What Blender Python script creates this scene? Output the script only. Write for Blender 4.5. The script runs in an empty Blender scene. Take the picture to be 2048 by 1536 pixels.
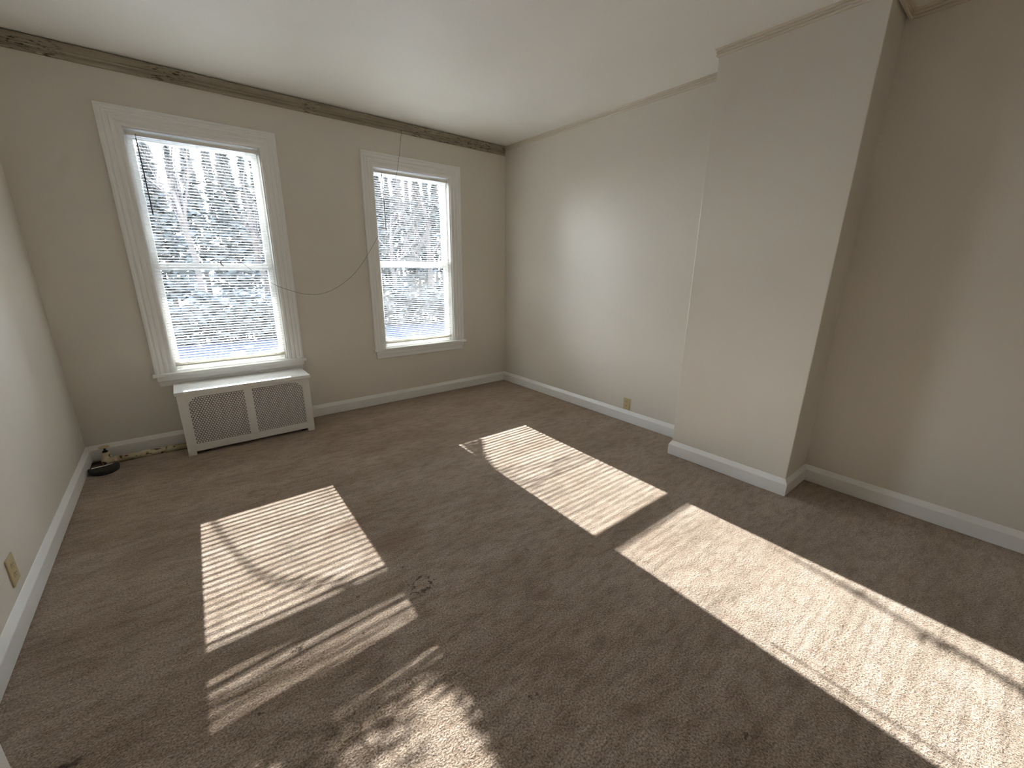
import bpy, bmesh, math, random
from mathutils import Vector, Matrix

S = bpy.context.scene
COL = S.collection
random.seed(11)

# ------------------------------------------------------------------ camera
FPX = 822.917
CAM = Vector((0.69461, -4.14157, 1.42098))
YAW, PITCH, ROLL = -0.67941, -0.27546, -0.01018
cam_d = bpy.data.cameras.new('camera')
cam_d.sensor_fit = 'HORIZONTAL'
cam_d.sensor_width = 36.0
cam_d.lens = FPX / 2048.0 * 36.0
cam_d.clip_start = 0.02
cam_d.clip_end = 500
cam = bpy.data.objects.new('camera', cam_d)
COL.objects.link(cam)
_R = Matrix.Rotation(YAW, 3, 'Z') @ Matrix.Rotation(PITCH, 3, 'X') @ Matrix.Rotation(ROLL, 3, 'Y')
_r, _f, _u = _R.col[0], _R.col[1], _R.col[2]
_M = Matrix(((_r.x, _u.x, -_f.x), (_r.y, _u.y, -_f.y), (_r.z, _u.z, -_f.z))).to_4x4()
_M.translation = CAM
cam.matrix_world = _M
S.camera = cam

# ------------------------------------------------------------------ sky, sun, exposure
SUN_E, SKY_E, EXPO = 40.0, 21.5, 0.03
world = bpy.data.worlds.new('winter_sky')
S.world = world
world.use_nodes = True
wn, wl = world.node_tree.nodes, world.node_tree.links
wn.clear()
w_out = wn.new('ShaderNodeOutputWorld')
w_bg = wn.new('ShaderNodeBackground')
w_tc = wn.new('ShaderNodeTexCoord')
w_sep = wn.new('ShaderNodeSeparateXYZ')
w_rmp = wn.new('ShaderNodeValToRGB')
w_rmp.color_ramp.elements[0].position = 0.0
w_rmp.color_ramp.elements[0].color = (1.0, 0.98, 0.95, 1)
w_rmp.color_ramp.elements[1].position = 0.8
w_rmp.color_ramp.elements[1].color = (0.50, 0.66, 0.98, 1)
_e = w_rmp.color_ramp.elements.new(0.25)
_e.color = (0.86, 0.92, 1.0, 1)
wl.new(w_tc.outputs['Generated'], w_sep.inputs[0])
wl.new(w_sep.outputs['Z'], w_rmp.inputs[0])
wl.new(w_rmp.outputs[0], w_bg.inputs['Color'])
wl.new(w_bg.outputs[0], w_out.inputs['Surface'])
w_bg.inputs['Strength'].default_value = SKY_E

SUN_DIR = Vector((-0.03, -1.0, -0.465)).normalized()      # low winter sun straight through the windows
sun_d = bpy.data.lights.new('sun', 'SUN')
sun_d.energy = SUN_E
sun_d.color = (1.0, 1.0, 1.0)
sun_d.angle = 0.0058
sun = bpy.data.objects.new('sun', sun_d)
COL.objects.link(sun)
sun.rotation_euler = SUN_DIR.to_track_quat('-Z', 'Y').to_euler()
sun.location = (2, 12, 8)

S.view_settings.view_transform = 'Standard'
S.view_settings.look = 'None'
S.view_settings.exposure = EXPO
S.view_settings.gamma = 1.0
S.view_settings.use_curve_mapping = False
S.cycles.max_bounces = 14
S.cycles.diffuse_bounces = 8
S.cycles.transparent_max_bounces = 24
S.cycles.sample_clamp_indirect = 8.0
S.cycles.caustics_reflective = False
S.cycles.caustics_refractive = False

# ------------------------------------------------------------------ room numbers (metres)
H = 2.74
W = 3.905                       # far alcove of the right wall
XB1, XB2 = 3.588, 3.597         # face of the chimney breast
YB1, YB2 = -2.593, -3.387
YB1T, YB2T = -2.583, -3.412
XR = 3.959                      # right wall beyond the breast
YF = -5.6                       # wall behind the camera
W1 = dict(o0=0.480, o1=1.534, i0=0.598, i1=1.411, top=2.4413, itop=2.322)
W2 = dict(o0=2.217, o1=3.2785, i0=2.332, i1=3.155, top=2.4403, itop=2.325)
SILL = 0.600

# ------------------------------------------------------------------ materials
def new_mat(name):
    m = bpy.data.materials.new(name)
    m.use_nodes = True
    nt = m.node_tree
    return m, nt.nodes, nt.links, nt.nodes['Principled BSDF']

def ramp(N, p0, c0, p1, c1):
    r = N.new('ShaderNodeValToRGB')
    r.color_ramp.elements[0].position = p0
    r.color_ramp.elements[0].color = (*c0, 1)
    r.color_ramp.elements[1].position = p1
    r.color_ramp.elements[1].color = (*c1, 1)
    return r

def noise(N, L, vec, scale, detail=3.0, rough=0.5):
    n = N.new('ShaderNodeTexNoise')
    n.inputs['Scale'].default_value = scale
    n.inputs['Detail'].default_value = detail
    n.inputs['Roughness'].default_value = rough
    if vec is not None:
        L.new(vec, n.inputs['Vector'])
    return n

def pos(N):
    return N.new('ShaderNodeNewGeometry').outputs['Position']

def mix(N, L, fac, a, b):
    m = N.new('ShaderNodeMix')
    m.data_type = 'RGBA'
    for sock, v in ((m.inputs['Factor'], fac), (m.inputs[6], a), (m.inputs[7], b)):
        if isinstance(v, bpy.types.NodeSocket):
            L.new(v, sock)
        elif isinstance(v, tuple):
            sock.default_value = (*v, 1)
        else:
            sock.default_value = v
    return m.outputs[2]

def math_node(N, L, op, a, b=None, clamp=False):
    m = N.new('ShaderNodeMath')
    m.operation = op
    m.use_clamp = clamp
    for i, v in enumerate((a, b)):
        if v is None:
            continue
        if isinstance(v, bpy.types.NodeSocket):
            L.new(v, m.inputs[i])
        else:
            m.inputs[i].default_value = v
    return m.outputs[0]

def bump(N, L, height, strength, dist, bsdf):
    b = N.new('ShaderNodeBump')
    b.inputs['Strength'].default_value = strength
    b.inputs['Distance'].default_value = dist
    L.new(height, b.inputs['Height'])
    L.new(b.outputs[0], bsdf.inputs['Normal'])
    return b

def paint(name, col, rough, var=0.04, bscale=60, bstr=0.06, spec=0.5, dirt=None):
    m, N, L, B = new_mat(name)
    p = pos(N)
    n = noise(N, L, p, 1.7, 4)
    c0 = tuple(max(0, c * (1 - var)) for c in col)
    c1 = tuple(min(1, c * (1 + var)) for c in col)
    r = ramp(N, 0.3, c0, 0.7, c1)
    L.new(n.outputs[0], r.inputs[0])
    out = r.outputs[0]
    if dirt:
        n3 = noise(N, L, p, dirt[1], 6, 0.65)
        r3 = ramp(N, dirt[2], (0, 0, 0), dirt[3], (1, 1, 1))
        L.new(n3.outputs[0], r3.inputs[0])
        out = mix(N, L, r3.outputs[0], out, dirt[0])
    L.new(out, B.inputs['Base Color'])
    B.inputs['Roughness'].default_value = rough
    B.inputs['Specular IOR Level'].default_value = spec
    n2 = noise(N, L, p, bscale, 3)
    bump(N, L, n2.outputs[0], bstr, 0.004, B)
    return m

M = {}
M['wall'] = paint('beige_wall_paint', (0.70, 0.665, 0.60), 0.40, 0.02, 26, 0.05)
M['ceiling'] = paint('white_ceiling_paint', (0.90, 0.895, 0.86), 0.6, 0.02, 40, 0.05, 0.3)
M['white'] = paint('white_trim_paint', (0.86, 0.865, 0.85), 0.33, 0.02, 45, 0.05, 0.5)
M['cover'] = paint('radiator_cover_enamel', (0.78, 0.775, 0.745), 0.34, 0.02, 30, 0.03, 0.5)
M['crown_clean'] = paint('painted_moulding', (0.66, 0.60, 0.51), 0.30, 0.03, 60, 0.08)
M['black'] = paint('black_plastic', (0.012, 0.012, 0.014), 0.55, 0.05, 60, 0.02)
M['dark_iron'] = paint('dark_iron', (0.02, 0.017, 0.014), 0.5, 0.2, 80, 0.2)
M['almond'] = paint('almond_plastic', (0.50, 0.42, 0.24), 0.35, 0.03, 60, 0.01)
M['slot'] = paint('outlet_slot', (0.03, 0.022, 0.012), 0.6, 0.05, 60, 0.01)
M['wire'] = paint('brown_wire_sheath', (0.05, 0.04, 0.03), 0.5, 0.1, 60, 0.02)
M['wand'] = paint('backlit_wand_plastic', (0.07, 0.068, 0.066), 0.3, 0.05, 60, 0.01)  # clear wand; its dark look against the window is put into the colour
M['cord'] = paint('blind_cord', (0.55, 0.54, 0.50), 0.8, 0.05, 60, 0.01)
M['headrail'] = paint('blind_rail_enamel', (0.78, 0.765, 0.71), 0.35, 0.02, 60, 0.01)
M['subfloor'] = paint('bare_dark_boards', (0.055, 0.03, 0.018), 0.7, 0.4, 30, 0.3)
M['label_white'] = paint('white_strip', (0.70, 0.69, 0.66), 0.5, 0.02, 60, 0.01)

def crown_dirty_backlit():
    m, N, L, B = new_mat('stained_peeling_backlit_moulding')
    p = pos(N)
    mp = N.new('ShaderNodeMapping')
    mp.inputs['Scale'].default_value = (0.35, 1, 1.4)
    L.new(p, mp.inputs[0])
    n = noise(N, L, mp.outputs[0], 6, 5, 0.6)
    r = ramp(N, 0.3, (0.26, 0.228, 0.168), 0.7, (0.40, 0.36, 0.28))  # base tone carries grime plus the shade of the backlit wall
    L.new(n.outputs[0], r.inputs[0])
    n2 = noise(N, L, mp.outputs[0], 55, 4, 0.7)
    gate = noise(N, L, p, 1.3, 2)
    rg = ramp(N, 0.50, (0, 0, 0), 0.58, (1, 1, 1))
    L.new(gate.outputs[0], rg.inputs[0])
    r2 = ramp(N, 0.55, (0, 0, 0), 0.60, (1, 1, 1))
    L.new(n2.outputs[0], r2.inputs[0])
    flake = math_node(N, L, 'MULTIPLY', r2.outputs[0], rg.outputs[0])
    c = mix(N, L, flake, r.outputs[0], (0.06, 0.042, 0.02))
    n3 = noise(N, L, mp.outputs[0], 9, 2)
    r3 = ramp(N, 0.74, (0, 0, 0), 0.76, (1, 1, 1))
    L.new(n3.outputs[0], r3.inputs[0])
    c = mix(N, L, r3.outputs[0], c, (0.72, 0.69, 0.6))
    L.new(c, B.inputs['Base Color'])
    B.inputs['Roughness'].default_value = 0.6
    bump(N, L, n2.outputs[0], 0.4, 0.006, B)
    return m
M['crown_dirty_backlit'] = crown_dirty_backlit()

def pipe_paint():
    m, N, L, B = new_mat('chipped_cream_pipe_paint')
    p = pos(N)
    mp = N.new('ShaderNodeMapping')
    mp.inputs['Scale'].default_value = (0.6, 1, 1)
    L.new(p, mp.inputs[0])
    n = noise(N, L, mp.outputs[0], 38, 4, 0.6)
    r = ramp(N, 0.585, (0, 0, 0), 0.61, (1, 1, 1))
    L.new(n.outputs[0], r.inputs[0])
    n2 = noise(N, L, p, 20, 3)
    r2 = ramp(N, 0.3, (0.58, 0.48, 0.30), 0.7, (0.72, 0.64, 0.46))
    L.new(n2.outputs[0], r2.inputs[0])
    c = mix(N, L, r.outputs[0], r2.outputs[0], (0.07, 0.032, 0.014))
    L.new(c, B.inputs['Base Color'])
    B.inputs['Roughness'].default_value = 0.45
    bump(N, L, n.outputs[0], 0.3, 0.004, B)
    return m
M['pipe'] = pipe_paint()

def carpet_mat():
    m, N, L, B = new_mat('worn_brown_carpet')
    p = pos(N)
    # tufts
    tuft = noise(N, L, p, 150, 3, 0.65)
    rt = ramp(N, 0.34, (0.165, 0.126, 0.096), 0.66, (0.56, 0.452, 0.36))
    L.new(tuft.outputs[0], rt.inputs[0])
    # broad traffic wear and brushed pile
    mp = N.new('ShaderNodeMapping')
    mp.inputs['Scale'].default_value = (0.6, 1.6, 1)
    mp.inputs['Rotation'].default_value = (0, 0, 0.35)
    L.new(p, mp.inputs[0])
    big = noise(N, L, mp.outputs[0], 2.4, 5, 0.6)
    rb = ramp(N, 0.34, (0.76, 0.71, 0.65), 0.62, (1.05, 1.04, 1.03))
    L.new(big.outputs[0], rb.inputs[0])
    mm = N.new('ShaderNodeMix')
    mm.data_type = 'RGBA'
    mm.blend_type = 'MULTIPLY'
    mm.inputs['Factor'].default_value = 1.0
    L.new(rt.outputs[0], mm.inputs[6])
    L.new(rb.outputs[0], mm.inputs[7])
    col = mm.outputs[2]
    med = noise(N, L, mp.outputs[0], 17, 4, 0.65)
    rm = ramp(N, 0.34, (0.68, 0.64, 0.60), 0.56, (1, 1, 1))
    L.new(med.outputs[0], rm.inputs[0])
    m2 = N.new('ShaderNodeMix')
    m2.data_type = 'RGBA'
    m2.blend_type = 'MULTIPLY'
    m2.inputs['Factor'].default_value = 1.0
    L.new(col, m2.inputs[6])
    L.new(rm.outputs[0], m2.inputs[7])
    col = m2.outputs[2]
    # warped position for the stains
    wob = noise(N, L, p, 26, 3, 0.6)
    va = N.new('ShaderNodeVectorMath'); va.operation = 'SUBTRACT'
    L.new(wob.outputs['Color'], va.inputs[0]); va.inputs[1].default_value = (0.5, 0.5, 0.5)
    vs = N.new('ShaderNodeVectorMath'); vs.operation = 'SCALE'
    L.new(va.outputs[0], vs.inputs[0]); vs.inputs['Scale'].default_value = 0.10
    vp = N.new('ShaderNodeVectorMath'); vp.operation = 'ADD'
    L.new(p, vp.inputs[0]); L.new(vs.outputs[0], vp.inputs[1])
    def stain(cx, cy, rad, soft, colr, k, sx=1.0, rot=0.0, ring=0.0):
        nonlocal col
        mpp = N.new('ShaderNodeMapping')
        mpp.vector_type = 'TEXTURE'
        mpp.inputs['Location'].default_value = (cx, cy, 0)
        mpp.inputs['Rotation'].default_value = (0, 0, rot)
        mpp.inputs['Scale'].default_value = (sx, 1, 1)
        L.new(vp.outputs[0], mpp.inputs[0])
        ln = N.new('ShaderNodeVectorMath'); ln.operation = 'LENGTH'
        L.new(mpp.outputs[0], ln.inputs[0])
        dist = ln.outputs['Value']
        if ring:
            dist = math_node(N, L, 'ABSOLUTE', math_node(N, L, 'SUBTRACT', dist, ring))
        rr = ramp(N, rad, (1, 1, 1), rad + soft, (0, 0, 0))
        L.new(dist, rr.inputs[0])
        f = math_node(N, L, 'MULTIPLY', rr.outputs[0], k)
        if ring:
            g = noise(N, L, p, 34, 2)
            rg = ramp(N, 0.42, (0, 0, 0), 0.52, (1, 1, 1))
            L.new(g.outputs[0], rg.inputs[0])
            f = math_node(N, L, 'MULTIPLY', f, rg.outputs[0])
        col = mix(N, L, f, col, colr)
    DK = (0.035, 0.022, 0.014)
    BR = (0.16, 0.085, 0.05)
    stain(1.365, -2.645, 0.004, 0.008, DK, 0.9, ring=0.047)
    stain(1.335, -2.700, 0.006, 0.012, DK, 0.7)
    stain(1.912, -2.765, 0.010, 0.014, BR, 0.85)
    stain(1.408, -2.266, 0.05, 0.08, BR, 0.6, 1.6)
    stain(2.208, -2.945, 0.006, 0.01, BR, 0.8)
    stain(2.297, -3.014, 0.006, 0.01, BR, 0.7)
    stain(1.651, -3.590, 0.008, 0.02, BR, 0.5, 1.5)
    stain(1.429, -3.362, 0.006, 0.008, DK, 0.8)
    stain(0.848, -2.660, 0.006, 0.006, DK, 0.9, 2.0)
    stain(0.224, -2.657, 0.008, 0.008, DK, 0.9, 2.5, -0.6)
    stain(0.881, -1.240, 0.012, 0.02, BR, 0.7, 1.6)
    stain(0.873, -1.440, 0.010, 0.016, BR, 0.7, 1.4)
    stain(2.528, -3.436, 0.004, 0.005, DK, 0.8)
    stain(1.262, -1.982, 0.03, 0.05, BR, 0.5, 2.0)
    stain(2.389, -3.954, 0.004, 0.006, BR, 0.6, ring=0.05)
    stain(1.589, -3.282, 0.03, 0.07, BR, 0.15, 2.0)
    stain(0.40, -1.60, 0.05, 0.08, BR, 0.25, 2.0)
    stain(1.75, -1.10, 0.03, 0.07, BR, 0.35, 2.0)
    stain(1.60, -2.20, 0.012, 0.03, BR, 0.5, 1.5)
    stain(1.05, -1.75, 0.02, 0.05, BR, 0.3, 2.0)
    stain(3.35, -1.45, 0.015, 0.03, BR, 0.5, 2.0, 0.4)
    stain(3.10, -1.20, 0.010, 0.02, BR, 0.5, 2.0, 0.4)
    spots = noise(N, L, vp.outputs[0], 5.5, 4, 0.6)
    rs = ramp(N, 0.63, (0, 0, 0), 0.74, (0.6, 0.6, 0.6))
    L.new(spots.outputs[0], rs.inputs[0])
    col = mix(N, L, rs.outputs[0], col, (0.15, 0.095, 0.06))
    flecks = noise(N, L, p, 21, 2, 0.5)
    rf = ramp(N, 0.735, (0, 0, 0), 0.76, (0.8, 0.8, 0.8))
    L.new(flecks.outputs[0], rf.inputs[0])
    col = mix(N, L, rf.outputs[0], col, (0.07, 0.045, 0.03))
    L.new(col, B.inputs['Base Color'])
    B.inputs['Roughness'].default_value = 0.95
    B.inputs['Specular IOR Level'].default_value = 0.1
    B.inputs['Sheen Weight'].default_value = 0.7
    B.inputs['Sheen Roughness'].default_value = 0.3
    B.inputs['Sheen Tint'].default_value = (1.0, 0.86, 0.72, 1)
    hsum = math_node(N, L, 'ADD', math_node(N, L, 'MULTIPLY', tuft.outputs[0], 1.0),
                     math_node(N, L, 'MULTIPLY', med.outputs[0], 1.1))
    wav = noise(N, L, p, 7, 3)
    hsum = math_node(N, L, 'ADD', hsum, math_node(N, L, 'MULTIPLY', wav.outputs[0], 0.7))
    bump(N, L, hsum, 0.7, 0.012, B)
    return m
M['carpet'] = carpet_mat()

def slat_mat():
    m, N, L, B = new_mat('white_blind_slat')
    n = noise(N, L, pos(N), 14, 3)
    r = ramp(N, 0.3, (0.86, 0.85, 0.81), 0.7, (0.91, 0.90, 0.87))
    L.new(n.outputs[0], r.inputs[0])
    L.new(r.outputs[0], B.inputs['Base Color'])
    B.inputs['Roughness'].default_value = 0.4
    tr = N.new('ShaderNodeBsdfTranslucent')
    tr.inputs['Color'].default_value = (0.85, 0.82, 0.74, 1)
    mx = N.new('ShaderNodeMixShader')
    mx.inputs[0].default_value = 0.26
    L.new(B.outputs[0], mx.inputs[1])
    L.new(tr.outputs[0], mx.inputs[2])
    L.new(mx.outputs[0], N['Material Output'].inputs['Surface'])
    return m
M['slat'] = slat_mat()

def pane_mat():
    m, N, L, B = new_mat('window_glass')
    N.remove(B)
    t = N.new('ShaderNodeBsdfTransparent')
    n = noise(N, L, pos(N), 5, 3)
    r = ramp(N, 0.3, (0.90, 0.92, 0.92), 0.7, (0.96, 0.97, 0.97))
    L.new(n.outputs[0], r.inputs[0])
    L.new(r.outputs[0], t.inputs['Color'])
    g = N.new('ShaderNodeBsdfGlossy')
    g.inputs['Roughness'].default_value = 0.02
    f = N.new('ShaderNodeFresnel')
    f.inputs['IOR'].default_value = 1.45
    mx = N.new('ShaderNodeMixShader')
    L.new(f.outputs[0], mx.inputs[0])
    L.new(t.outputs[0], mx.inputs[1])
    L.new(g.outputs[0], mx.inputs[2])
    L.new(mx.outputs[0], N['Material Output'].inputs['Surface'])
    return m
M['pane'] = pane_mat()

def ground_mat():
    m, N, L, B = new_mat('snow_and_painted_shade_ground')
    p = pos(N)
    n = noise(N, L, p, 0.55, 5, 0.6)
    sp = N.new('ShaderNodeSeparateXYZ')
    L.new(p, sp.inputs[0])
    # white snow nearby lifts the ceiling; farther out, shaded snow painted dark blue-grey
    far = N.new('ShaderNodeMapRange')
    far.inputs['From Min'].default_value = 5.5
    far.inputs['From Max'].default_value = 8.0
    far.inputs['To Min'].default_value = 0.35
    far.inputs['To Max'].default_value = -0.19
    L.new(sp.outputs['Y'], far.inputs['Value'])
    a = math_node(N, L, 'ADD', n.outputs[0], far.outputs[0])
    r = ramp(N, 0.54, (0, 0, 0), 0.60, (1, 1, 1))
    L.new(a, r.inputs[0])
    g = noise(N, L, p, 6, 4)
    rg = ramp(N, 0.3, (0.012, 0.015, 0.022), 0.7, (0.03, 0.035, 0.045))
    L.new(g.outputs[0], rg.inputs[0])
    L.new(mix(N, L, r.outputs[0], rg.outputs[0], (0.86, 0.88, 0.92)), B.inputs['Base Color'])
    B.inputs['Roughness'].default_value = 0.85
    B.inputs['Specular IOR Level'].default_value = 0.2
    bump(N, L, g.outputs[0], 0.3, 0.02, B)
    return m
M['ground'] = ground_mat()
M['snow'] = paint('snow', (0.86, 0.88, 0.92), 0.8, 0.03, 3, 0.3, 0.2)
M['bark'] = paint('grey_bark', (0.075, 0.066, 0.060), 0.85, 0.3, 22, 0.6, 0.1)
M['leaf'] = paint('dry_leaf', (0.06, 0.048, 0.03), 0.8, 0.35, 9, 0.1, 0.1)
M['needle'] = paint('evergreen_needles', (0.066, 0.071, 0.068), 0.8, 0.3, 6, 0.1, 0.1)

# ------------------------------------------------------------------ mesh helpers
def link(name, me, mat, parent=None):
    o = bpy.data.objects.new(name, me)
    COL.objects.link(o)
    if mat is not None:
        me.materials.append(M[mat] if isinstance(mat, str) else mat)
    if parent is not None:
        o.parent = parent
    return o

def from_bm(name, bm, mat, parent=None, smooth=False, bevel=0.0, seg=2):
    bmesh.ops.recalc_face_normals(bm, faces=bm.faces[:])
    me = bpy.data.meshes.new(name)
    bm.to_mesh(me)
    bm.free()
    if smooth:
        for f in me.polygons:
            f.use_smooth = True
    o = link(name, me, mat, parent)
    if bevel:
        b = o.modifiers.new('edge', 'BEVEL')
        b.width = bevel
        b.segments = seg
        b.limit_method = 'ANGLE'
        b.angle_limit = math.radians(40)
    return o

def add_box(bm, x0, x1, y0, y1, z0, z1):
    v = [bm.verts.new((x, y, z)) for z in (z0, z1) for y in (y0, y1) for x in (x0, x1)]
    for f in ((0, 2, 3, 1), (4, 5, 7, 6), (0, 1, 5, 4), (2, 6, 7, 3), (0, 4, 6, 2), (1, 3, 7, 5)):
        bm.faces.new([v[i] for i in f])

def add_prism(bm, pts0, pts1):
    """closed prism between two equal polygons"""
    a = [bm.verts.new(p) for p in pts0]
    b = [bm.verts.new(p) for p in pts1]
    n = len(a)
    bm.faces.new(a[::-1])
    bm.faces.new(b)
    for i in range(n):
        bm.faces.new((a[i], a[(i + 1) % n], b[(i + 1) % n], b[i]))

def frame_of(d):
    d = d.normalized()
    a = Vector((0, 0, 1)) if abs(d.z) < 0.9 else Vector((1, 0, 0))
    u = d.cross(a).normalized()
    return u, u.cross(d).normalized()

def add_tube(bm, pts, rads, n=8, cap=True):
    pts = [Vector(p) for p in pts]
    if not isinstance(rads, (list, tuple)):
        rads = [rads] * len(pts)
    rings = []
    u = None
    for i, p in enumerate(pts):
        d = (pts[min(i + 1, len(pts) - 1)] - pts[max(i - 1, 0)])
        if u is None:
            u, v = frame_of(d)
        else:
            d.normalize()
            u = (u - d * u.dot(d))
            u = u.normalized() if u.length > 1e-6 else frame_of(d)[0]
            v = u.cross(d).normalized()
        rings.append([bm.verts.new(p + (u * math.cos(2 * math.pi * k / n) + v * math.sin(2 * math.pi * k / n)) * rads[i]) for k in range(n)])
    for a, b in zip(rings, rings[1:]):
        for k in range(n):
            bm.faces.new((a[k], a[(k + 1) % n], b[(k + 1) % n], b[k]))
    if cap:
        bm.faces.new(rings[0][::-1])
        bm.faces.new(rings[-1])

def add_lathe(bm, prof, c, axis='Z', n=24):
    """prof: (radius, height) pairs along the axis from c"""
    rings = []
    for r, h in prof:
        ring = []
        for k in range(n):
            a = 2 * math.pi * k / n
            x, y = r * math.cos(a), r * math.sin(a)
            q = (x, y, h) if axis == 'Z' else (h, x, y)
            ring.append(bm.verts.new((c[0] + q[0], c[1] + q[1], c[2] + q[2])))
        rings.append(ring)
    for a, b in zip(rings, rings[1:]):
        for k in range(n):
            bm.faces.new((a[k], a[(k + 1) % n], b[(k + 1) % n], b[k]))
    bm.faces.new(rings[0][::-1])
    bm.faces.new(rings[-1])

def sweep(bm, path, prof):
    """path: [(origin, offset_dir)], profile (d, z) closed"""
    rings = []
    for o, m, zv in path:
        rings.append([bm.verts.new(o + m * d + zv * z) for d, z in prof])
    n = len(prof)
    for a, b in zip(rings, rings[1:]):
        for k in range(n):
            bm.faces.new((a[k], a[(k + 1) % n], b[(k + 1) % n], b[k]))
    bm.faces.new(rings[0][::-1])
    bm.faces.new(rings[-1])

def empty(name, loc=(0, 0, 0), parent=None):
    o = bpy.data.objects.new(name, None)
    COL.objects.link(o)
    o.location = loc
    o.empty_display_size = 0.05
    if parent is not None:
        o.parent = parent
    return o

def structure(o):
    o['kind'] = 'structure'
    return o

def tag(o, label, cat, group=None, kind=None):
    o['label'] = label
    o['category'] = cat
    if group:
        o['group'] = group
    if kind:
        o['kind'] = kind
    return o

def spline(pts, n=8):
    """Catmull-Rom through pts"""
    P = [Vector(p) for p in pts]
    P = [P[0] * 2 - P[1]] + P + [P[-1] * 2 - P[-2]]
    out = []
    for i in range(1, len(P) - 2):
        for k in range(n):
            t = k / n
            a, b, c, d = P[i - 1], P[i], P[i + 1], P[i + 2]
            out.append(0.5 * ((2 * b) + (c - a) * t + (2 * a - 5 * b + 4 * c - d) * t * t + (3 * b - a - 3 * c + d) * t ** 3))
    out.append(P[-2])
    return out

# ------------------------------------------------------------------ room shell
WT = 0.15
bm = bmesh.new()
xs = [-0.16, W1['i0'], W1['i1'], W2['i0'], W2['i1'], 4.15]
for i in range(5):
    if i in (1, 3):
        add_box(bm, xs[i], xs[i + 1], 0, WT, -0.1, SILL - 0.025)
        add_box(bm, xs[i], xs[i + 1], 0, WT, (W1 if i == 1 else W2)['itop'], H + 0.12)
    else:
        add_box(bm, xs[i], xs[i + 1], 0, WT, -0.1, H + 0.12)
bmesh.ops.remove_doubles(bm, verts=bm.verts[:], dist=1e-5)
structure(from_bm('wall_back', bm, 'wall'))

bm = bmesh.new()
add_box(bm, -0.16, 0, YF - 0.15, 0, -0.1, H + 0.12)
structure(from_bm('wall_left', bm, 'wall'))

bm = bmesh.new()
add_box(bm, W, 4.15, YB1 - 0.02, 0, -0.1, H + 0.12)
structure(from_bm('wall_right', bm, 'wall'))

bm = bmesh.new()
z0, z1 = -0.1, H + 0.12
def lerp_top(a, b, z):
    return a + (b - a) * z / H
def breast_poly(z):
    return [(4.15, YB1, z), (XB1, lerp_top(YB1, YB1T, z), z), (XB2, lerp_top(YB2, YB2T, z), z), (4.15, YB2, z)]
add_prism(bm, breast_poly(z0), breast_poly(z1))
structure(from_bm('wall_breast', bm, 'wall', bevel=0.004))

bm = bmesh.new()
add_box(bm, XR, 4.15, YF - 0.15, YB2 + 0.02, -0.1, H + 0.12)
structure(from_bm('wall_right_rear', bm, 'wall'))

bm = bmesh.new()
add_box(bm, 0, XR, YF - 0.15, YF, -0.1, H + 0.12)
structure(from_bm('wall_front', bm, 'wall'))

bm = bmesh.new()
add_box(bm, 0, 4.0, YF, 0, H, H + 0.1)
structure(from_bm('ceiling', bm, 'ceiling'))

# carpet with a piece cut away round the pipe in the left corner
bm = bmesh.new()
edge = [(0.585, 0.0), (0.585, -0.165), (0.50, -0.150), (0.36, -0.146), (0.22, -0.150), (0.10, -0.158), (0.0, -0.165)]
poly = [(0.0, YF), (4.0, YF), (4.0, 0.0)] + edge
add_prism(bm, [(x, y, -0.014) for x, y in poly], [(x, y, 0.0) for x, y in poly])
structure(from_bm('floor', bm, 'carpet'))
bm = bmesh.new()
add_box(bm, 0, 4.0, YF, 0, -0.08, -0.0145)
structure(from_bm('subfloor', bm, 'subfloor'))

# skirting and crown mouldings share one plan outline
PLAN = [Vector((0, YF, 0)), Vector((0, 0, 0)), Vector((W, 0, 0)), Vector((W, YB1, 0)), Vector((XB1, YB1, 0)),
        Vector((XB2, YB2, 0)), Vector((XR, YB2, 0)), Vector((XR, YF, 0))]
PLANT = [v.copy() for v in PLAN]
PLANT[3].y = PLANT[4].y = YB1T
PLANT[5].y = PLANT[6].y = YB2T
def mitres(P):
    out = []
    nrm = []
    for a, b in zip(P, P[1:]):
        d = (b - a).normalized()
        nrm.append(Vector((d.y, -d.x, 0)))
    for i in range(len(P)):
        if i == 0:
            out.append(nrm[0])
        elif i == len(P) - 1:
            out.append(nrm[-1])
        else:
            s = nrm[i - 1] + nrm[i]
            out.append(s / (1 + nrm[i - 1].dot(nrm[i])))
    return out
ZV = Vector((0, 0, 1))
def run(name, P, i0, i1, prof, mat, bevel=0.0015):
    mt = mitres(P)
    bm = bmesh.new()
    sweep(bm, [(P[i], mt[i], ZV) for i in range(i0, i1 + 1)], prof)
    return structure(from_bm(name, bm, mat, bevel=bevel))
BASE = [(0, 0.004), (0.02, 0.004), (0.02, 0.083), (0.019, 0.087), (0.002, 0.1162), (0, 0.1162)]
run('baseboard_left', PLAN, 0, 1, BASE, 'white')
run('baseboard_back', PLAN, 1, 2, BASE, 'white')
run('baseboard_right', PLAN, 2, 3, BASE, 'white')
run('baseboard_breast', PLAN, 3, 6, BASE, 'white')
run('baseboard_right_rear', PLAN, 6, 7, BASE, 'white')
CRB = [(0, 2.648), (0.012, 2.650), (0.016, 2.656), (0.016, 2.668), (0.010, 2.672), (0.010, 2.677), (0.020, 2.681),
       (0.022, 2.690), (0.016, 2.695), (0.016, 2.699), (0.030, 2.712), (0.036, 2.722), (0.036, 2.731), (0.034, 2.7335), (0.010, 2.7345), (0.010, 2.74), (0, 2.74)]
run('trim_1', PLANT, 1, 2, CRB, 'crown_dirty_backlit', 0)
CRR = [(0, 2.697), (0.008, 2.698), (0.012, 2.703), (0.012, 2.709), (0.007, 2.713), (0.014, 2.719), (0.014, 2.725),
       (0.010, 2.728), (0.018, 2.735), (0.022, 2.74), (0, 2.74)]
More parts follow.
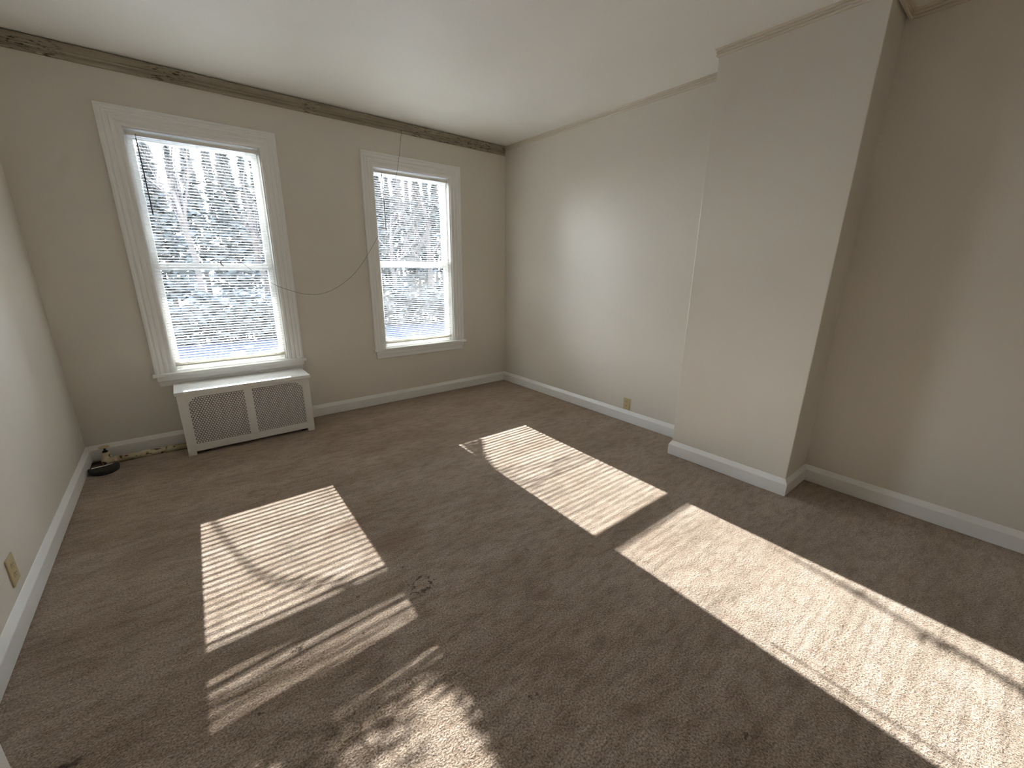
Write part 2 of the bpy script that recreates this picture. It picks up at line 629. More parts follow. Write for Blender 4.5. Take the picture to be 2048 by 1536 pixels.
run('trim_2', PLANT, 2, 3, CRR, 'crown_clean', 0)
run('trim_3', PLANT, 3, 6, CRR, 'crown_clean', 0)
run('trim_4', PLANT, 6, 7, CRR, 'crown_clean', 0)
run('trim_5', PLANT, 0, 1, CRR, 'crown_clean', 0)

# ------------------------------------------------------------------ windows
CAS = [(0, 0), (0, 0.030), (0.014, 0.031), (0.020, 0.024), (0.028, 0.023), (0.034, 0.028), (0.046, 0.026), (0.052, 0.018),
       (0.058, 0.017), (0.064, 0.022), (0.078, 0.020), (0.086, 0.013), (0.092, 0.014), (0.098, 0.016), (0.112, 0.014), (0.1175, 0.010), (0.1175, 0)]
def window(name, d, rail_lo, rail_hi):
    root = structure(empty(name, ((d['i0'] + d['i1']) / 2, 0, SILL)))
    inv = Vector(root.location)
    def fin(nm, bm, mat, par=root, bevel=0.0, smooth=False):
        for v in bm.verts:
            v.co -= inv
        return from_bm(nm, bm, mat, par, smooth=smooth, bevel=bevel)
    # casing: three mitred moulded sides
    bm = bmesh.new()
    k = (d['o1'] - d['o0'] - (d['i1'] - d['i0'])) / 2 / 0.1175
    kt = (d['top'] - d['itop']) / 0.1175
    o0, o1, zt = d['o0'], d['o1'], d['top']
    ring = [(Vector((o0, 0, SILL)), Vector((1, 0, 0)) * k), (Vector((o0, 0, zt)), Vector((k, 0, -kt))),
            (Vector((o1, 0, zt)), Vector((-k, 0, -kt))), (Vector((o1, 0, SILL)), Vector((-1, 0, 0)) * k)]
    sweep(bm, [(o, m, Vector((0, -1, 0))) for o, m in ring], CAS)
    fin('casing', bm, 'white', bevel=0.0008)
    # stool and apron
    bm = bmesh.new()
    add_box(bm, d['o0'] - 0.018, d['o1'] + 0.018, -0.058, 0.0, SILL - 0.024, SILL)
    add_box(bm, d['i0'] + 0.001, d['i1'] - 0.001, 0.0, 0.068, SILL - 0.024, SILL)
    fin('stool', bm, 'white', bevel=0.004)
    bm = bmesh.new()
    add_box(bm, d['o0'] + 0.004, d['o1'] - 0.004, -0.040, 0, SILL - 0.060, SILL - 0.025)
    add_box(bm, d['o0'] + 0.011, d['o1'] - 0.011, -0.022, 0, SILL - 0.105, SILL - 0.0601)
    fin('apron', bm, 'white', bevel=0.003)
    # jamb lining with stops
    bm = bmesh.new()
    i0, i1, it = d['i0'], d['i1'], d['itop']
    add_box(bm, i0, i0 + 0.006, 0.001, WT, SILL, it)
    add_box(bm, i1 - 0.006, i1, 0.001, WT, SILL, it)
    add_box(bm, i0, i1, 0.001, WT, it - 0.006, it)
    add_box(bm, i0 + 0.006, i0 + 0.018, 0.052, 0.070, SILL, it - 0.006)
    add_box(bm, i1 - 0.018, i1 - 0.006, 0.052, 0.070, SILL, it - 0.006)
    add_box(bm, i0 + 0.018, i1 - 0.018, 0.052, 0.070, it - 0.024, it - 0.006)
    add_box(bm, i0 + 0.006, i1 - 0.006, 0.070, WT + 0.03, SILL - 0.024, SILL - 0.002)
    fin('jamb', bm, 'white', bevel=0.001)
    # sashes
    ST = 0.040
    def sash(nm, z0, z1, y0, y1, rb, rt):
        a0, a1 = i0 + 0.0065, i1 - 0.0065
        bm = bmesh.new()
        add_box(bm, a0, a0 + ST, y0, y1, z0, z1)
        add_box(bm, a1 - ST, a1, y0, y1, z0, z1)
        add_box(bm, a0 + ST, a1 - ST, y0, y1, z0, z0 + rb)
        add_box(bm, a0 + ST, a1 - ST, y0, y1, z1 - rt, z1)
        s = fin(nm, bm, 'white', bevel=0.003)
        bm = bmesh.new()
        ym = (y0 + y1) / 2
        add_box(bm, a0 + ST - 0.004, a1 - ST + 0.004, ym - 0.002, ym + 0.002, z0 + rb - 0.004, z1 - rt + 0.004)
        fin('pane', bm, 'pane', s)
    sash('lower_sash', SILL + 0.001, rail_hi - 0.004, 0.072, 0.104, 0.055, rail_hi - rail_lo - 0.004)
    sash('upper_sash', rail_lo + 0.002, it - 0.007, 0.106, 0.138, rail_hi - rail_lo + 0.012, 0.045)
    return root
window('window_1', W1, 1.376, 1.420)
window('window_2', W2, 1.412, 1.462)

# ------------------------------------------------------------------ mini blinds
YBL = 0.027
def blind(x0, x1, wand_x, tilt, label):
    top, bot = 2.302, 0.637
    root = tag(empty('window_blind', ((x0 + x1) / 2, YBL, top)), label, 'blind', 'white mini blinds in the two windows')
    inv = Vector(root.location)
    def fin(nm, bm, mat, par=root, bevel=0.0, smooth=False):
        for v in bm.verts:
            v.co -= inv
        return from_bm(nm, bm, mat, par, smooth=smooth, bevel=bevel)
    bm = bmesh.new()
    add_box(bm, x0 - 0.004, x1 + 0.004, YBL - 0.013, YBL + 0.013, top - 0.024, top)
    fin('headrail', bm, 'headrail', bevel=0.002)
    bm = bmesh.new()
    zs = []
    z = top - 0.036
    while z > bot + 0.040:
        zs.append((z, tilt))
        z -= 0.0205
    for k in range(4):
        zs.append((bot + 0.016 + k * 0.0042, math.radians(3)))
    rnd = random.Random(int(x0 * 100))
    L = x1 - x0
    for zc, t0 in zs:
        t = t0 + rnd.gauss(0, math.radians(1.3)) * (1 if zc > 0.68 else 0.3)
        nx = 10
        ph, am = rnd.uniform(0, 6.28), rnd.uniform(0.0002, 0.0009)
        cols = []
        for i in range(nx + 1):
            u = i / nx
            sag = am * math.sin(u * 7 + ph) * (1 if zc > 0.68 else 0.2)
            row = []
            for s in (-1, -0.5, 0, 0.5, 1):
                cam_h = 0.0024 * (1 - s * s)
                yy = YBL + 0.0125 * s * math.cos(t) - cam_h * math.sin(t)
                zz = zc + 0.0125 * s * math.sin(t) + cam_h * math.cos(t) + sag
                row.append(bm.verts.new((x0 + u * L, yy, zz)))
            cols.append(row)
        for a, b in zip(cols, cols[1:]):
            for j in range(4):
                bm.faces.new((a[j], b[j], b[j + 1], a[j + 1]))
    fin('slats', bm, 'slat', smooth=True)
    bm = bmesh.new()
    add_box(bm, x0, x1, YBL - 0.012, YBL + 0.012, bot, bot + 0.013)
    fin('bottom_rail', bm, 'headrail', bevel=0.003)
    for fx in (0.10, 0.5, 0.90):
        bm = bmesh.new()
        xx = x0 + fx * L
        for yy in (YBL - 0.0135, YBL + 0.0135):
            add_tube(bm, [(xx, yy, top - 0.024), (xx, yy, bot + 0.006)], 0.0006, 5)
        add_tube(bm, [(xx + 0.006, YBL - 0.0139, top - 0.024), (xx + 0.006, YBL - 0.0139, bot + 0.006)], 0.0005, 5)
        fin('ladder_cord', bm, 'cord')
    bm = bmesh.new()
    add_tube(bm, [(wand_x, YBL - 0.019, 2.262), (wand_x + 0.004, YBL - 0.021, 2.0), (wand_x + 0.006, YBL - 0.021, 1.765)], [0.0040, 0.0044, 0.0048], 6)
    add_tube(bm, [(wand_x, YBL - 0.012, 2.290), (wand_x, YBL - 0.019, 2.282), (wand_x, YBL - 0.019, 2.262)], 0.0016, 6)
    fin('tilt_wand', bm, 'wand')
    return root
blind(0.612, 1.398, 0.664, math.radians(5.0), 'white mini blind hanging in the window above the radiator cover')
blind(2.349, 3.141, 2.422, math.radians(6.5), 'white mini blind hanging in the window with bare wall below it')

# ------------------------------------------------------------------ radiator cover
cov = tag(empty('radiator_cover', (1.035, -0.19, 0)), 'white metal radiator cover with two perforated grilles below the window', 'radiator cover')
cinv = Vector(cov.location)
def cfin(nm, bm, mat, par=cov, bevel=0.0, smooth=False):
    for v in bm.verts:
        v.co -= cinv
    return from_bm(nm, bm, mat, par, smooth=smooth, bevel=bevel)
CX0, CX1, CYF, CYB = 0.582, 1.487, -0.345, -0.030
bm = bmesh.new()
add_box(bm, 0.572, 1.500, -0.357, -0.026, 0.484, 0.511)
cfin('top', bm, 'cover', bevel=0.003)
bm = bmesh.new()
add_box(bm, CX0, 0.634, CYF, CYF + 0.018, 0.0, 0.484)
add_box(bm, 1.434, CX1, CYF, CYF + 0.018, 0.0, 0.484)
add_box(bm, 0.634, 1.434, CYF, CYF + 0.018, 0.459, 0.484)
add_box(bm, 0.634, 1.434, CYF, CYF + 0.018, 0.028, 0.084)
cfin('face_frame', bm, 'cover', bevel=0.0015)
bm = bmesh.new()
add_box(bm, 1.003, 1.060, CYF + 0.004, CYF + 0.018, 0.084, 0.459)
cfin('center_stile', bm, 'cover', bevel=0.001)
for sx in (0, 1):
    bm = bmesh.new()
    xa, xb = (CX0, CX0 + 0.018) if sx == 0 else (CX1 - 0.018, CX1)
    lo = 0.10 if sx == 0 else 0.0
    add_box(bm, xa, xb, CYF + 0.0185, CYB, lo, 0.4838)
    if sx == 0:
        add_box(bm, xa, xb, CYF + 0.0185, -0.20, 0.0, 0.0999)
    cfin('side_panel', bm, 'cover', bevel=0.001)
# perforated sheet: a hexagonal field of dots, the holes sit at the corners of the cells
def grille(xa, xb, za, zb, left):
    p = 0.0176
    hp = p * math.sqrt(3) / 2
    R = p / math.sqrt(3)
    hr = 0.0041
    bm = bmesh.new()
    rad = 0.082
    cxa = xa + 0.010 + rad if left else xb - 0.006 - rad
    cza = zb - 0.006 - rad
    def solid(x, z):
        lo, hi = xa + (0.010 if left else 0.0), xb - (0.0 if left else 0.006)
        if x < lo or x > hi or z > zb - 0.004:
            return True
        if z > cza and ((left and x < cxa) or (not left and x > cxa)):
            return (x - cxa) ** 2 + (z - cza) ** 2 > rad * rad
        return False
    rows = int((zb - za) / hp) + 2
    cols = int((xb - xa) / p) + 2
    Y = CYF + 0.010
    for r in range(rows):
        for c in range(cols):
            x = xa + (c + 0.5 * (r % 2)) * p
            z = za + r * hp
            vs = []
            for k in range(6):
                a = math.radians(30 + 60 * k)
                hx, hz = x + R * math.cos(a), z + R * math.sin(a)
                if solid(hx, hz):
                    vs.append((hx, hz))
                else:
                    # round hole: this cell owns a 120 degree bite of it
                    back = a + math.pi
                    for q in (60, 30, 0, -30, -60):
                        b = back + math.radians(q)
                        vs.append((hx + hr * math.cos(b), hz + hr * math.sin(b)))
            bm.faces.new([bm.verts.new((vx, Y, vz)) for vx, vz in vs])
    bmesh.ops.remove_doubles(bm, verts=bm.verts[:], dist=1e-5)
    o = cfin('grille', bm, 'cover')
    s = o.modifiers.new('sheet', 'SOLIDIFY')
    s.thickness = 0.0012
    return o
grille(0.630, 1.008, 0.080, 0.463, True)
grille(1.055, 1.438, 0.080, 0.463, False)

# unseen radiator added, dark and closely packed, so the cover's holes read dark
rad = tag(empty('radiator', (1.02, -0.19, 0)), 'dark iron radiator added inside the white perforated cover to darken its holes', 'radiator')
bm = bmesh.new()
for k in range(13):
    xk = -0.380 + k * 0.064
    for yk in (-0.105, -0.035, 0.035, 0.085):
        add_lathe(bm, [(0.016, 0.05), (0.0315, 0.08), (0.0315, 0.42), (0.016, 0.45)], (xk, yk, 0), 'Z', 12)
    for zk in (0.066, 0.415):
        add_box(bm, xk - 0.032, xk + 0.032, -0.118, 0.10, zk - 0.02, zk + 0.02)
from_bm('sections', bm, 'dark_iron', rad)
for xk in (-0.316, 0.388):
    for yk in (-0.09, 0.07):
        bm = bmesh.new()
        add_box(bm, xk - 0.02, xk + 0.02, yk - 0.02, yk + 0.02, 0.0, 0.0455)
        from_bm('foot', bm, 'dark_iron', rad)

# ------------------------------------------------------------------ steam pipe and valve
PY, PZ = -0.108, 0.0115
pipe = tag(empty('steam_pipe', (0.36, PY, PZ)), 'chipped cream steam pipe with a valve running into the radiator cover', 'pipe')
pinv = Vector(pipe.location)
def pfin(nm, bm, mat, par=pipe, smooth=True, bevel=0.0):
    for v in bm.verts:
        v.co -= pinv
    return from_bm(nm, bm, mat, par, smooth=smooth, bevel=bevel)
bm = bmesh.new()
add_lathe(bm, [(0.025, 0.172), (0.025, 0.605)], (0, PY, PZ), 'X', 20)
pp = pfin('pipe', bm, 'pipe')
bm = bmesh.new()
add_lathe(bm, [(0.0262, 0.300), (0.0290, 0.302), (0.0290, 0.352), (0.0262, 0.354)], (0, PY, PZ), 'X', 20)
pfin('coupling', bm, 'pipe')
bm = bmesh.new()
add_lathe(bm, [(0.020, -0.024), (0.030, -0.020), (0.034, 0.0), (0.033, 0.018), (0.028, 0.030), (0.022, 0.042), (0.020, 0.055), (0.022, 0.060), (0.022, 0.070), (0.014, 0.074)], (0.110, PY, PZ), 'Z', 20)
add_lathe(bm, [(0.022, 0.020), (0.022, 0.038)], (0.110, PY, PZ), 'X', 16)
vb = pfin('valve_body', bm, 'pipe')
bm = bmesh.new()
add_lathe(bm, [(0.024, 0.0), (0.029, 0.002), (0.029, 0.018), (0.024, 0.020)], (0.148, PY, PZ), 'X', 8)
add_lathe(bm, [(0.021, 0.0202), (0.021, 0.028)], (0.148, PY, PZ), 'X', 16)
pfin('union_nut', bm, 'pipe', smooth=False, bevel=0.001)
bm = bmesh.new()
add_lathe(bm, [(0.014, 0.0742), (0.016, 0.076), (0.016, 0.083), (0.008, 0.086), (0.0065, 0.088), (0.0065, 0.108)], (0.110, PY, PZ), 'Z', 14)
st = pfin('valve_stem', bm, 'dark_iron')
bm = bmesh.new()
add_lathe(bm, [(0.010, 0.108), (0.027, 0.110), (0.0305, 0.113), (0.0305, 0.117), (0.026, 0.119), (0.008, 0.118)], (0.110, PY, PZ), 'Z', 24)
pfin('handwheel', bm, 'almond')['label'] = 'thin cream handwheel'

# ------------------------------------------------------------------ black tray in the corner
tray = tag(empty('tray', (0.11, -0.275, 0)), 'small black D-shaped plastic tray on the carpet in the corner by the pipe valve', 'tray')
tinv = Vector(tray.location)
bm = bmesh.new()
ang = 0.16
def dshape(s, n=22):
    pts = []
    for k in range(n + 1):
        a = math.pi + math.pi * k / n
        pts.append((0.083 * s * math.cos(a), 0.100 * s * math.sin(a)))
    return [(x * math.cos(ang) - y * math.sin(ang) + 0.1045, x * math.sin(ang) + y * math.cos(ang) - 0.262) for x, y in pts]
layers = [(0.90, 0.0005), (0.97, 0.004), (1.0, 0.012), (1.0, 0.030), (0.95, 0.038), (0.80, 0.040)]
rings = []
for s, z in layers:
    rings.append([bm.verts.new((x, y, z)) for x, y in dshape(s)])
n = len(rings[0])
for a, b in zip(rings, rings[1:]):
    for k in range(n):
        bm.faces.new((a[k], a[(k + 1) % n], b[(k + 1) % n], b[k]))
bm.faces.new(rings[0][::-1])
bm.faces.new(rings[-1])
for v in bm.verts:
    v.co -= tinv
from_bm('body', bm, 'black', tray)
bm = bmesh.new()
add_box(bm, -0.058, 0.052, -0.013, 0.0, 0.0401, 0.0415)
bmesh.ops.rotate(bm, verts=bm.verts[:], cent=(0, 0, 0), matrix=Matrix.Rotation(ang, 3, 'Z'))
for v in bm.verts:
    v.co += Vector((0.101, -0.264, 0)) - tinv
from_bm('edge_strip', bm, 'label_white', tray)['label'] = 'white strip along the straight edge'

# ------------------------------------------------------------------ wall outlets
def outlet(center, facing, label, size=(0.072, 0.112)):
    """local x along the wall, local z up, local -y out of the wall"""
    root = tag(empty('wall_outlet', center), label, 'outlet', 'almond duplex outlets')
    root.rotation_euler = (0, 0, facing)
    w, h = size[0] / 2, size[1] / 2
    bm = bmesh.new()
    add_box(bm, -w, w, -0.006, 0, -h, h)
    from_bm('cover_plate', bm, 'almond', root, bevel=0.0025)
    for sz in (0.0195, -0.0195):
        bm = bmesh.new()
        pts = []
        for k in range(24):
            a = 2 * math.pi * k / 24
            pts.append((0.0168 * math.cos(a), max(-0.0135, min(0.0135, 0.0168 * math.sin(a)))))
        add_prism(bm, [(x, -0.0078, sz + z) for x, z in pts], [(x, -0.006, sz + z) for x, z in pts])
        rc = from_bm('receptacle', bm, 'almond', root)
        bm = bmesh.new()
        for sx in (-0.0063, 0.0063):
            add_box(bm, sx - 0.0016, sx + 0.0016, -0.0081, -0.0079, sz + 0.0005, sz + 0.0085)
        add_lathe(bm, [(0.0024, 0), (0.0024, 0.0002)], (0, 0, 0), 'Z', 10)
        lv = bm.verts[-20:] if hasattr(bm.verts, '__getitem__') else []
        bm.verts.ensure_lookup_table()
        for v in bm.verts[-20:]:
            x, y, z = v.co
            v.co = Vector((x, -0.0081 + z, sz - 0.007 + y))
        from_bm('slots', bm, 'slot', rc)
    bm = bmesh.new()
    add_lathe(bm, [(0.003, 0), (0.003, 0.0012)], (0, 0, 0), 'Z', 12)
    for v in bm.verts:
        x, y, z = v.co
        v.co = Vector((x, -0.0061 - z, y))
    from_bm('screw', bm, 'almond', root)
    return root
outlet((W, -1.921, 0.1775), -math.pi / 2, 'almond wall outlet just above the baseboard left of the chimney breast')
outlet((0, -1.792, 0.2250), math.pi / 2, 'almond wall outlet on the left wall nearest the camera', (0.080, 0.120))

# ------------------------------------------------------------------ hanging wire
wpts = [(2.627, -0.020, 2.660), (2.624, -0.040, 2.633), (2.566, -0.042, 2.328), (2.508, -0.045, 2.154), (2.450, -0.045, 1.992), (2.369, -0.045, 1.783),
        (2.300, -0.045, 1.666), (2.245, -0.045, 1.586), (2.135, -0.045, 1.432), (2.020, -0.045, 1.316), (1.873, -0.045, 1.218),
        (1.736, -0.045, 1.172), (1.610, -0.045, 1.176), (1.550, -0.045, 1.191), (1.400, -0.045, 1.249), (1.297, -0.045, 1.321),
        (1.217, -0.045, 1.389), (1.141, -0.045, 1.467), (1.096, -0.043, 1.512), (1.040, -0.040, 1.570), (1.032, -0.038, 1.588),
        (1.060, -0.036, 1.600), (1.096, -0.038, 1.575), (1.106, -0.042, 1.530), (1.092, -0.044, 1.490), (1.052, -0.046, 1.464), (1.030, -0.046, 1.452)]
wire = tag(empty('wire', (2.62, -0.04, 2.66)), 'thin brown wire drooping from the ceiling moulding across both windows', 'wire')
winv = Vector(wire.location)
bm = bmesh.new()
add_tube(bm, [p - winv for p in spline(wpts, 8)], 0.0014, 6)
from_bm('cable', bm, 'wire', wire, smooth=True)
bm = bmesh.new()
add_tube(bm, [Vector(p) - winv for p in ((1.030, -0.046, 1.452), (1.022, -0.046, 1.440), (1.026, -0.046, 1.424), (1.040, -0.046, 1.412))], [0.003, 0.0042, 0.0042, 0.002], 8)
from_bm('connector', bm, 'wire', wire, smooth=True)

# ------------------------------------------------------------------ door standing ajar at the left, by the camera
door = structure(empty('door_1', (0.03, -3.575, 0)))
door.rotation_euler = (0, 0, math.radians(-10.0))
bm = bmesh.new()
add_box(bm, -0.0, 0.040, 0, 0.755, 0.012, 2.03)
from_bm('door_leaf', bm, 'white', door, bevel=0.002)
for z0, z1 in ((0.22, 0.95), (1.10, 1.86)):
    bm = bmesh.new()
    add_box(bm, 0.0402, 0.047, 0.13, 0.63, z0, z1)
    from_bm('door_panel', bm, 'white', door, bevel=0.004)

# ------------------------------------------------------------------ outdoors
ZG = -1.0
bm = bmesh.new()
nx, ny = 60, 50
X0, X1, Y0, Y1 = -45.0, 75.0, 0.6, 90.0
rs = random.Random(4)
grid = []
for j in range(ny + 1):
    row = []
    v = j / ny
    y = Y0 + (Y1 - Y0) * v * v
    for i in range(nx + 1):
        x = X0 + (X1 - X0) * i / nx
        z = ZG + 0.10 * math.sin(x * 0.7 + y * 0.23) * math.cos(y * 0.41) + rs.uniform(-0.02, 0.02)
        row.append(bm.verts.new((x, y, z)))
    grid.append(row)
for j in range(ny):
    for i in range(nx):
        bm.faces.new((grid[j][i], grid[j][i + 1], grid[j + 1][i + 1], grid[j + 1][i]))
structure(from_bm('ground', bm, 'ground', smooth=True))

def add_leaf(bm, c, size, rnd):
    a = Vector((rnd.gauss(0, 1), rnd.gauss(0, 1), rnd.gauss(0, 1))).normalized()
    u, v = frame_of(a)
    p = [c + u * size, c + v * size * 0.5, c - u * size, c - v * size * 0.5]
    bm.faces.new([bm.verts.new(q) for q in p])

def bare_tree(x, y, h, r, seed, label, spread=0.5, levels=4, group='bare trees in the snowy yard'):
    rnd = random.Random(seed)
    root = tag(empty('bare_tree', (x, y, ZG - 0.1)), label, 'tree', group)
    tb, bb = bmesh.new(), bmesh.new()
    def grow(p, d, length, rad, lev, bm):
        n = 4
        pts, rr = [p.copy()], [rad]
        q = p.copy()
        for i in range(n):
            d = (d + Vector((rnd.gauss(0, .10), rnd.gauss(0, .10), rnd.gauss(0, .05) + 0.02))).normalized()
            q = q + d * length / n
            pts.append(q.copy())
            rr.append(rad * (1 - 0.62 * (i + 1) / n))
        add_tube(bm, pts, rr, 6 if lev < 2 else 4)
        if lev >= levels:
            return
        k = 6 if lev == 0 else 4
        for i in range(k):
            t = 0.35 + 0.65 * (i + rnd.random()) / k
            idx = min(n - 1, int(t * n))
            b = pts[idx].lerp(pts[idx + 1], t * n - idx if t * n - idx <= 1 else 1)
            a = rnd.uniform(0, 2 * math.pi)
            u, v = frame_of(d)
            nd = (d * rnd.uniform(0.5, 0.9) + (u * math.cos(a) + v * math.sin(a)) * spread * rnd.uniform(0.9, 1.5)).normalized()
            grow(b, nd, length * rnd.uniform(0.45, 0.65), max(0.006, rr[idx] * 0.5), lev + 1, bb)
    grow(Vector((0, 0, 0)), Vector((rnd.gauss(0, .04), rnd.gauss(0, .04), 1)), h * 0.62, r, 0, tb)
    from_bm('trunk', tb, 'bark', root, smooth=True)
    from_bm('branches', bb, 'bark', root)
    return root

def evergreen(x, y, h, w, seed, label, group='dark evergreens beyond the yard'):
    rnd = random.Random(seed)
    root = tag(empty('evergreen_tree', (x, y, ZG - 0.1)), label, 'tree', group)
    bm = bmesh.new()
    add_tube(bm, [(0, 0, 0), (0, 0, h * 0.5), (0, 0, h * 0.97)], [w * 0.09, w * 0.05, 0.02], 7)
    from_bm('trunk', bm, 'bark', root)
    bm = bmesh.new()
    for k in range(1500):
        t = rnd.random() ** 0.8
        z = h * (0.06 + 0.94 * t)
        a = rnd.uniform(0, 2 * math.pi)
        rr = w * (1 - t) * (0.35 + 0.65 * rnd.random()) * (0.8 + 0.2 * math.sin(a * 5 + t * 30)) + 0.05
        add_leaf(bm, Vector((rr * math.cos(a), rr * math.sin(a), z - 0.1 * rr)), rnd.uniform(0.16, 0.34), rnd)
    from_bm('needles', bm, 'needle', root)
    return root

# the bare tree close to the house, its trunk between the two windows: it throws the shadows on the carpet
NY = 5.0
def NW(xw, zw, dy=0.0):
    yy = NY + dy
    return Vector((xw + 0.03 * yy, yy, zw + 0.465 * yy))
near = tag(empty('yard_tree', (NW(2.23, 0).x, NY, ZG - 0.1)), 'leafy yard tree standing between the two windows outside', 'tree')
ninv = Vector(near.location)
def nfin(nm, bm, mat, par=near, smooth=True):
    for v in bm.verts:
        v.co -= ninv
    return from_bm(nm, bm, mat, par, smooth=smooth)
bm = bmesh.new()
tx = NW(2.23, 0).x
add_tube(bm, [(tx + 0.03, NY, ZG - 0.1), (tx, NY, 1.0), (tx - 0.01, NY, 3.2), (tx, NY, 4.6), (tx + 0.05, NY + 0.05, 6.4)], [0.16, 0.11, 0.09, 0.075, 0.03], 10)
nfin('trunk', bm, 'bark')
def limb(pts, rads):
    bm = bmesh.new()
    sp = spline(pts, 4)
    rr = [rads[0] + (rads[1] - rads[0]) * i / (len(sp) - 1) for i in range(len(sp))]
    add_tube(bm, sp, rr, 7)
    return nfin('branch', bm, 'bark')
limb([NW(2.2, 1.20), NW(1.75, 1.18, .1), NW(1.3, 1.188, .15), NW(0.95, 1.185, .1), NW(0.63, 1.175, 0), NW(0.3, 1.19, -.1)], (0.075, 0.03))
limb([NW(2.2, 1.52), NW(1.7, 1.60, -.1), NW(1.2, 1.72, -.1), NW(0.8, 1.80), NW(0.3, 1.86)], (0.055, 0.02))
limb([NW(0.62, 0.30, .1), NW(0.70, 0.66, .1), NW(0.76, 0.82, .1), NW(0.90, 1.02, .1), NW(1.25, 1.15, .1)], (0.014, 0.010))
limb([NW(2.2, 0.98), NW(2.32, 0.86), NW(2.45, 0.76), NW(2.58, 0.66), NW(2.7, 0.50)], (0.04, 0.014))
limb([NW(2.22, 2.55), NW(2.55, 2.75), NW(2.85, 2.55), NW(2.92, 2.15), NW(2.97, 1.98), NW(3.035, 1.80), NW(3.06, 1.68)], (0.035, 0.008))
tw = bmesh.new()
rt = random.Random(9)
for k in range(19):
    za = 1.225 + 0.0095 * k + rt.uniform(-.004, .004)
    zb = 1.275 + 0.0095 * k + rt.uniform(-.012, .012)
    add_tube(tw, spline([NW(1.9, za + 0.1, .2), NW(1.4, zb, rt.uniform(-.1, .2)), NW(0.95, (za + zb) / 2, .1), NW(0.5, za, rt.uniform(-.1, .1))], 3), rt.uniform(0.003, 0.0085), 4)
for a, b in (((2.3, 1.02), (3.1, 1.05)), ((2.3, 0.90), (3.1, 1.02)), ((2.25, 1.10), (2.95, 0.98)), ((2.3, 1.0), (2.5, 0.70)), ((2.3, 1.05), (2.42, 0.80))):
    add_tube(tw, [NW(a[0], a[1]), NW((a[0] + b[0]) / 2, (a[1] + b[1]) / 2 + 0.02), NW(*b)], 0.005, 4)
nfin('twigs', tw, 'bark', smooth=False)
lf = bmesh.new()
for k in range(2300):
    xw = rt.uniform(0.45, 1.22)
    zw = rt.uniform(1.385, 2.45)
    if (xw > 0.90 and rt.random() < 0.72) or (xw > 1.17 and zw < 1.8):
        continue
    add_leaf(lf, NW(xw, zw, rt.uniform(-.35, .35)), rt.uniform(0.025, 0.05), rt)
for k in range(200):                     # leaves low on the right of the first window's upper sash
    add_leaf(lf, NW(rt.uniform(1.315, 1.40), rt.uniform(1.40, 1.75), rt.uniform(-.3, .3)), rt.uniform(0.02, 0.035), rt)
for k in range(110):
    add_leaf(lf, NW(rt.uniform(0.85, 1.38), rt.uniform(1.40, 1.455), rt.uniform(-.3, .3)), rt.uniform(0.02, 0.03), rt)
for k in range(260):
    t = rt.random() ** 1.3
    lo, hi = 2.405 - 0.05 * t, 2.535 - 0.14 * t
    add_leaf(lf, NW(rt.uniform(lo, hi), 0.65 + 0.23 * t, rt.uniform(-.1, .1)), rt.uniform(0.012, 0.024), rt)
for k in range(10):                      # drooping clump at the right
    t = rt.random()
    add_leaf(lf, NW(2.33 + 0.2 * t + rt.uniform(-.02, .02), 0.93 - 0.26 * t + rt.uniform(-.06, .01), rt.uniform(-.1, .1)), rt.uniform(0.015, 0.03), rt)
for xw, zw in ((2.945, 1.94), (2.99, 1.99), (2.946, 2.02), (2.917, 2.057), (2.96, 2.09), (3.047, 1.83), (2.93, 2.12), (3.02, 2.05), (3.0, 2.14)):
    for q in range(3):
        add_leaf(lf, NW(xw + rt.uniform(-.012, .012), zw + rt.uniform(-.012, .012), rt.uniform(-.03, .03)), rt.uniform(0.018, 0.03), rt)
nfin('leaves', lf, 'leaf', smooth=False)

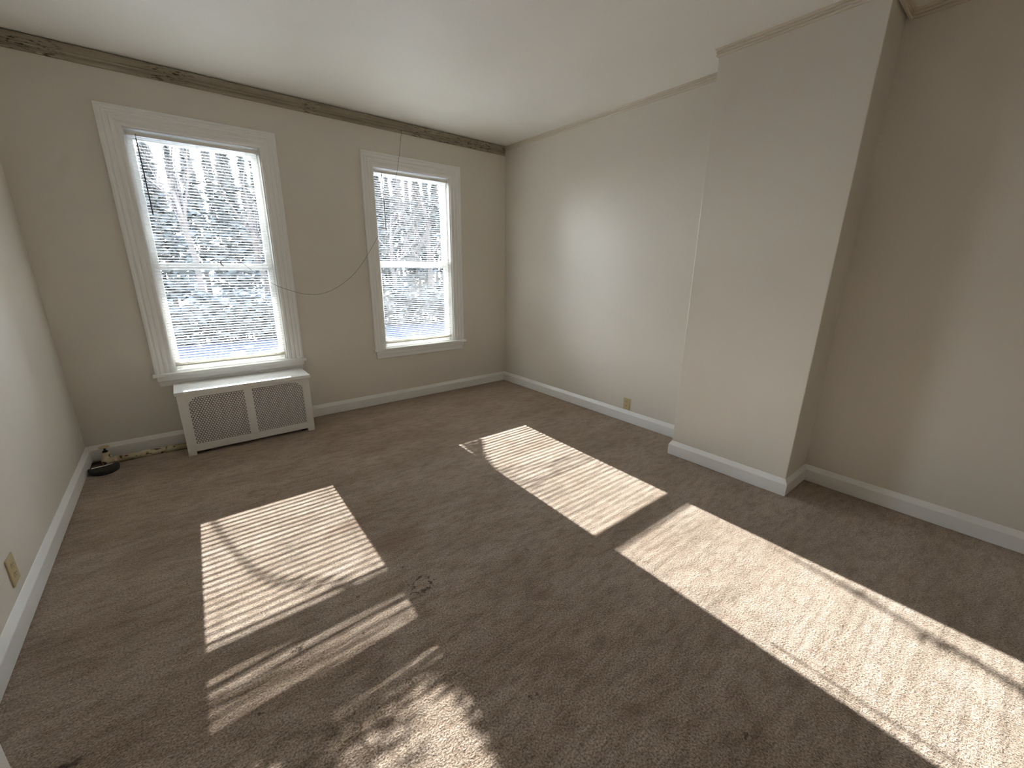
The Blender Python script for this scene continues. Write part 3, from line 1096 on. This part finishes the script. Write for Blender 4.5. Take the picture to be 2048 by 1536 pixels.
def along(t, y):
    return CAM.x + t * (y - CAM.y)
bare_tree(along(0.035, 17.0), 17.0, 9.0, 0.15, 2, 'bare tree at the left of the window above the radiator cover', 0.35)
bare_tree(along(0.15, 24.0), 24.0, 10.0, 0.18, 5, 'bare tree at the right of the window above the radiator cover', 0.35)
bare_tree(along(0.435, 17.0), 17.0, 8.0, 0.12, 7, 'slim bare tree at the left of the far window', 0.35)
bare_tree(along(0.535, 21.5), 21.5, 10.0, 0.19, 12, 'thick bare tree at the right of the far window', 0.35)
ORD = ('leftmost', 'second from the left', 'third from the left', 'fourth from the left', 'fifth from the left', 'sixth from the left', 'rightmost')
for row, (yy, hh, ww, ts, what) in enumerate((
        (27.0, 9.0, 1.55, (0.0, 0.11, 0.40, 0.50, 0.60), 'small evergreens in the front row beyond the yard'),
        (38.0, 12.2, 2.1, (0.055, 0.165, 0.45, 0.55), 'tall evergreens in the middle row beyond the yard'),
        (50.0, 14.6, 1.4, (0.03, 0.085, 0.14, 0.425, 0.475, 0.525, 0.575), 'slender tall evergreens in the back row beyond the yard'))):
    for k, t in enumerate(ts):
        where = 'rightmost' if k == len(ts) - 1 else ORD[k]
        evergreen(along(t, yy), yy, hh + (0.4 + 0.5 * row) * (((k * 7) % 4) / 1.5 - 1), ww, 21 + 10 * row + k, where + ' of the ' + what, what)

def hedge(x0, x1, y, h, seed, label):
    rnd = random.Random(seed)
    root = tag(empty('hedge', ((x0 + x1) / 2, y, ZG)), label, 'hedge')
    bm = bmesh.new()
    for k in range(1500):
        t = rnd.random()
        z = h * rnd.random() ** 0.8 * (0.85 + 0.15 * math.sin(t * 23))
        add_leaf(bm, Vector(((t - 0.5) * (x1 - x0), rnd.gauss(0, 0.3), z)), rnd.uniform(0.08, 0.2), rnd)
    from_bm('foliage', bm, 'needle', root)
    bm = bmesh.new()
    for k in range(24):
        xx = ((k + 0.5) / 24 - 0.5) * (x1 - x0)
        add_tube(bm, [(xx, 0, -0.15), (xx + rnd.uniform(-.2, .2), rnd.uniform(-.2, .2), h * 0.8)], [0.03, 0.01], 5)
    from_bm('stems', bm, 'bark', root)
hedge(0.0, 4.0, 12.5, 1.6, 31, 'low dark hedge across the yard behind the first window')
hedge(6.6, 11.6, 13.0, 1.6, 32, 'low dark hedge across the yard behind the far window')
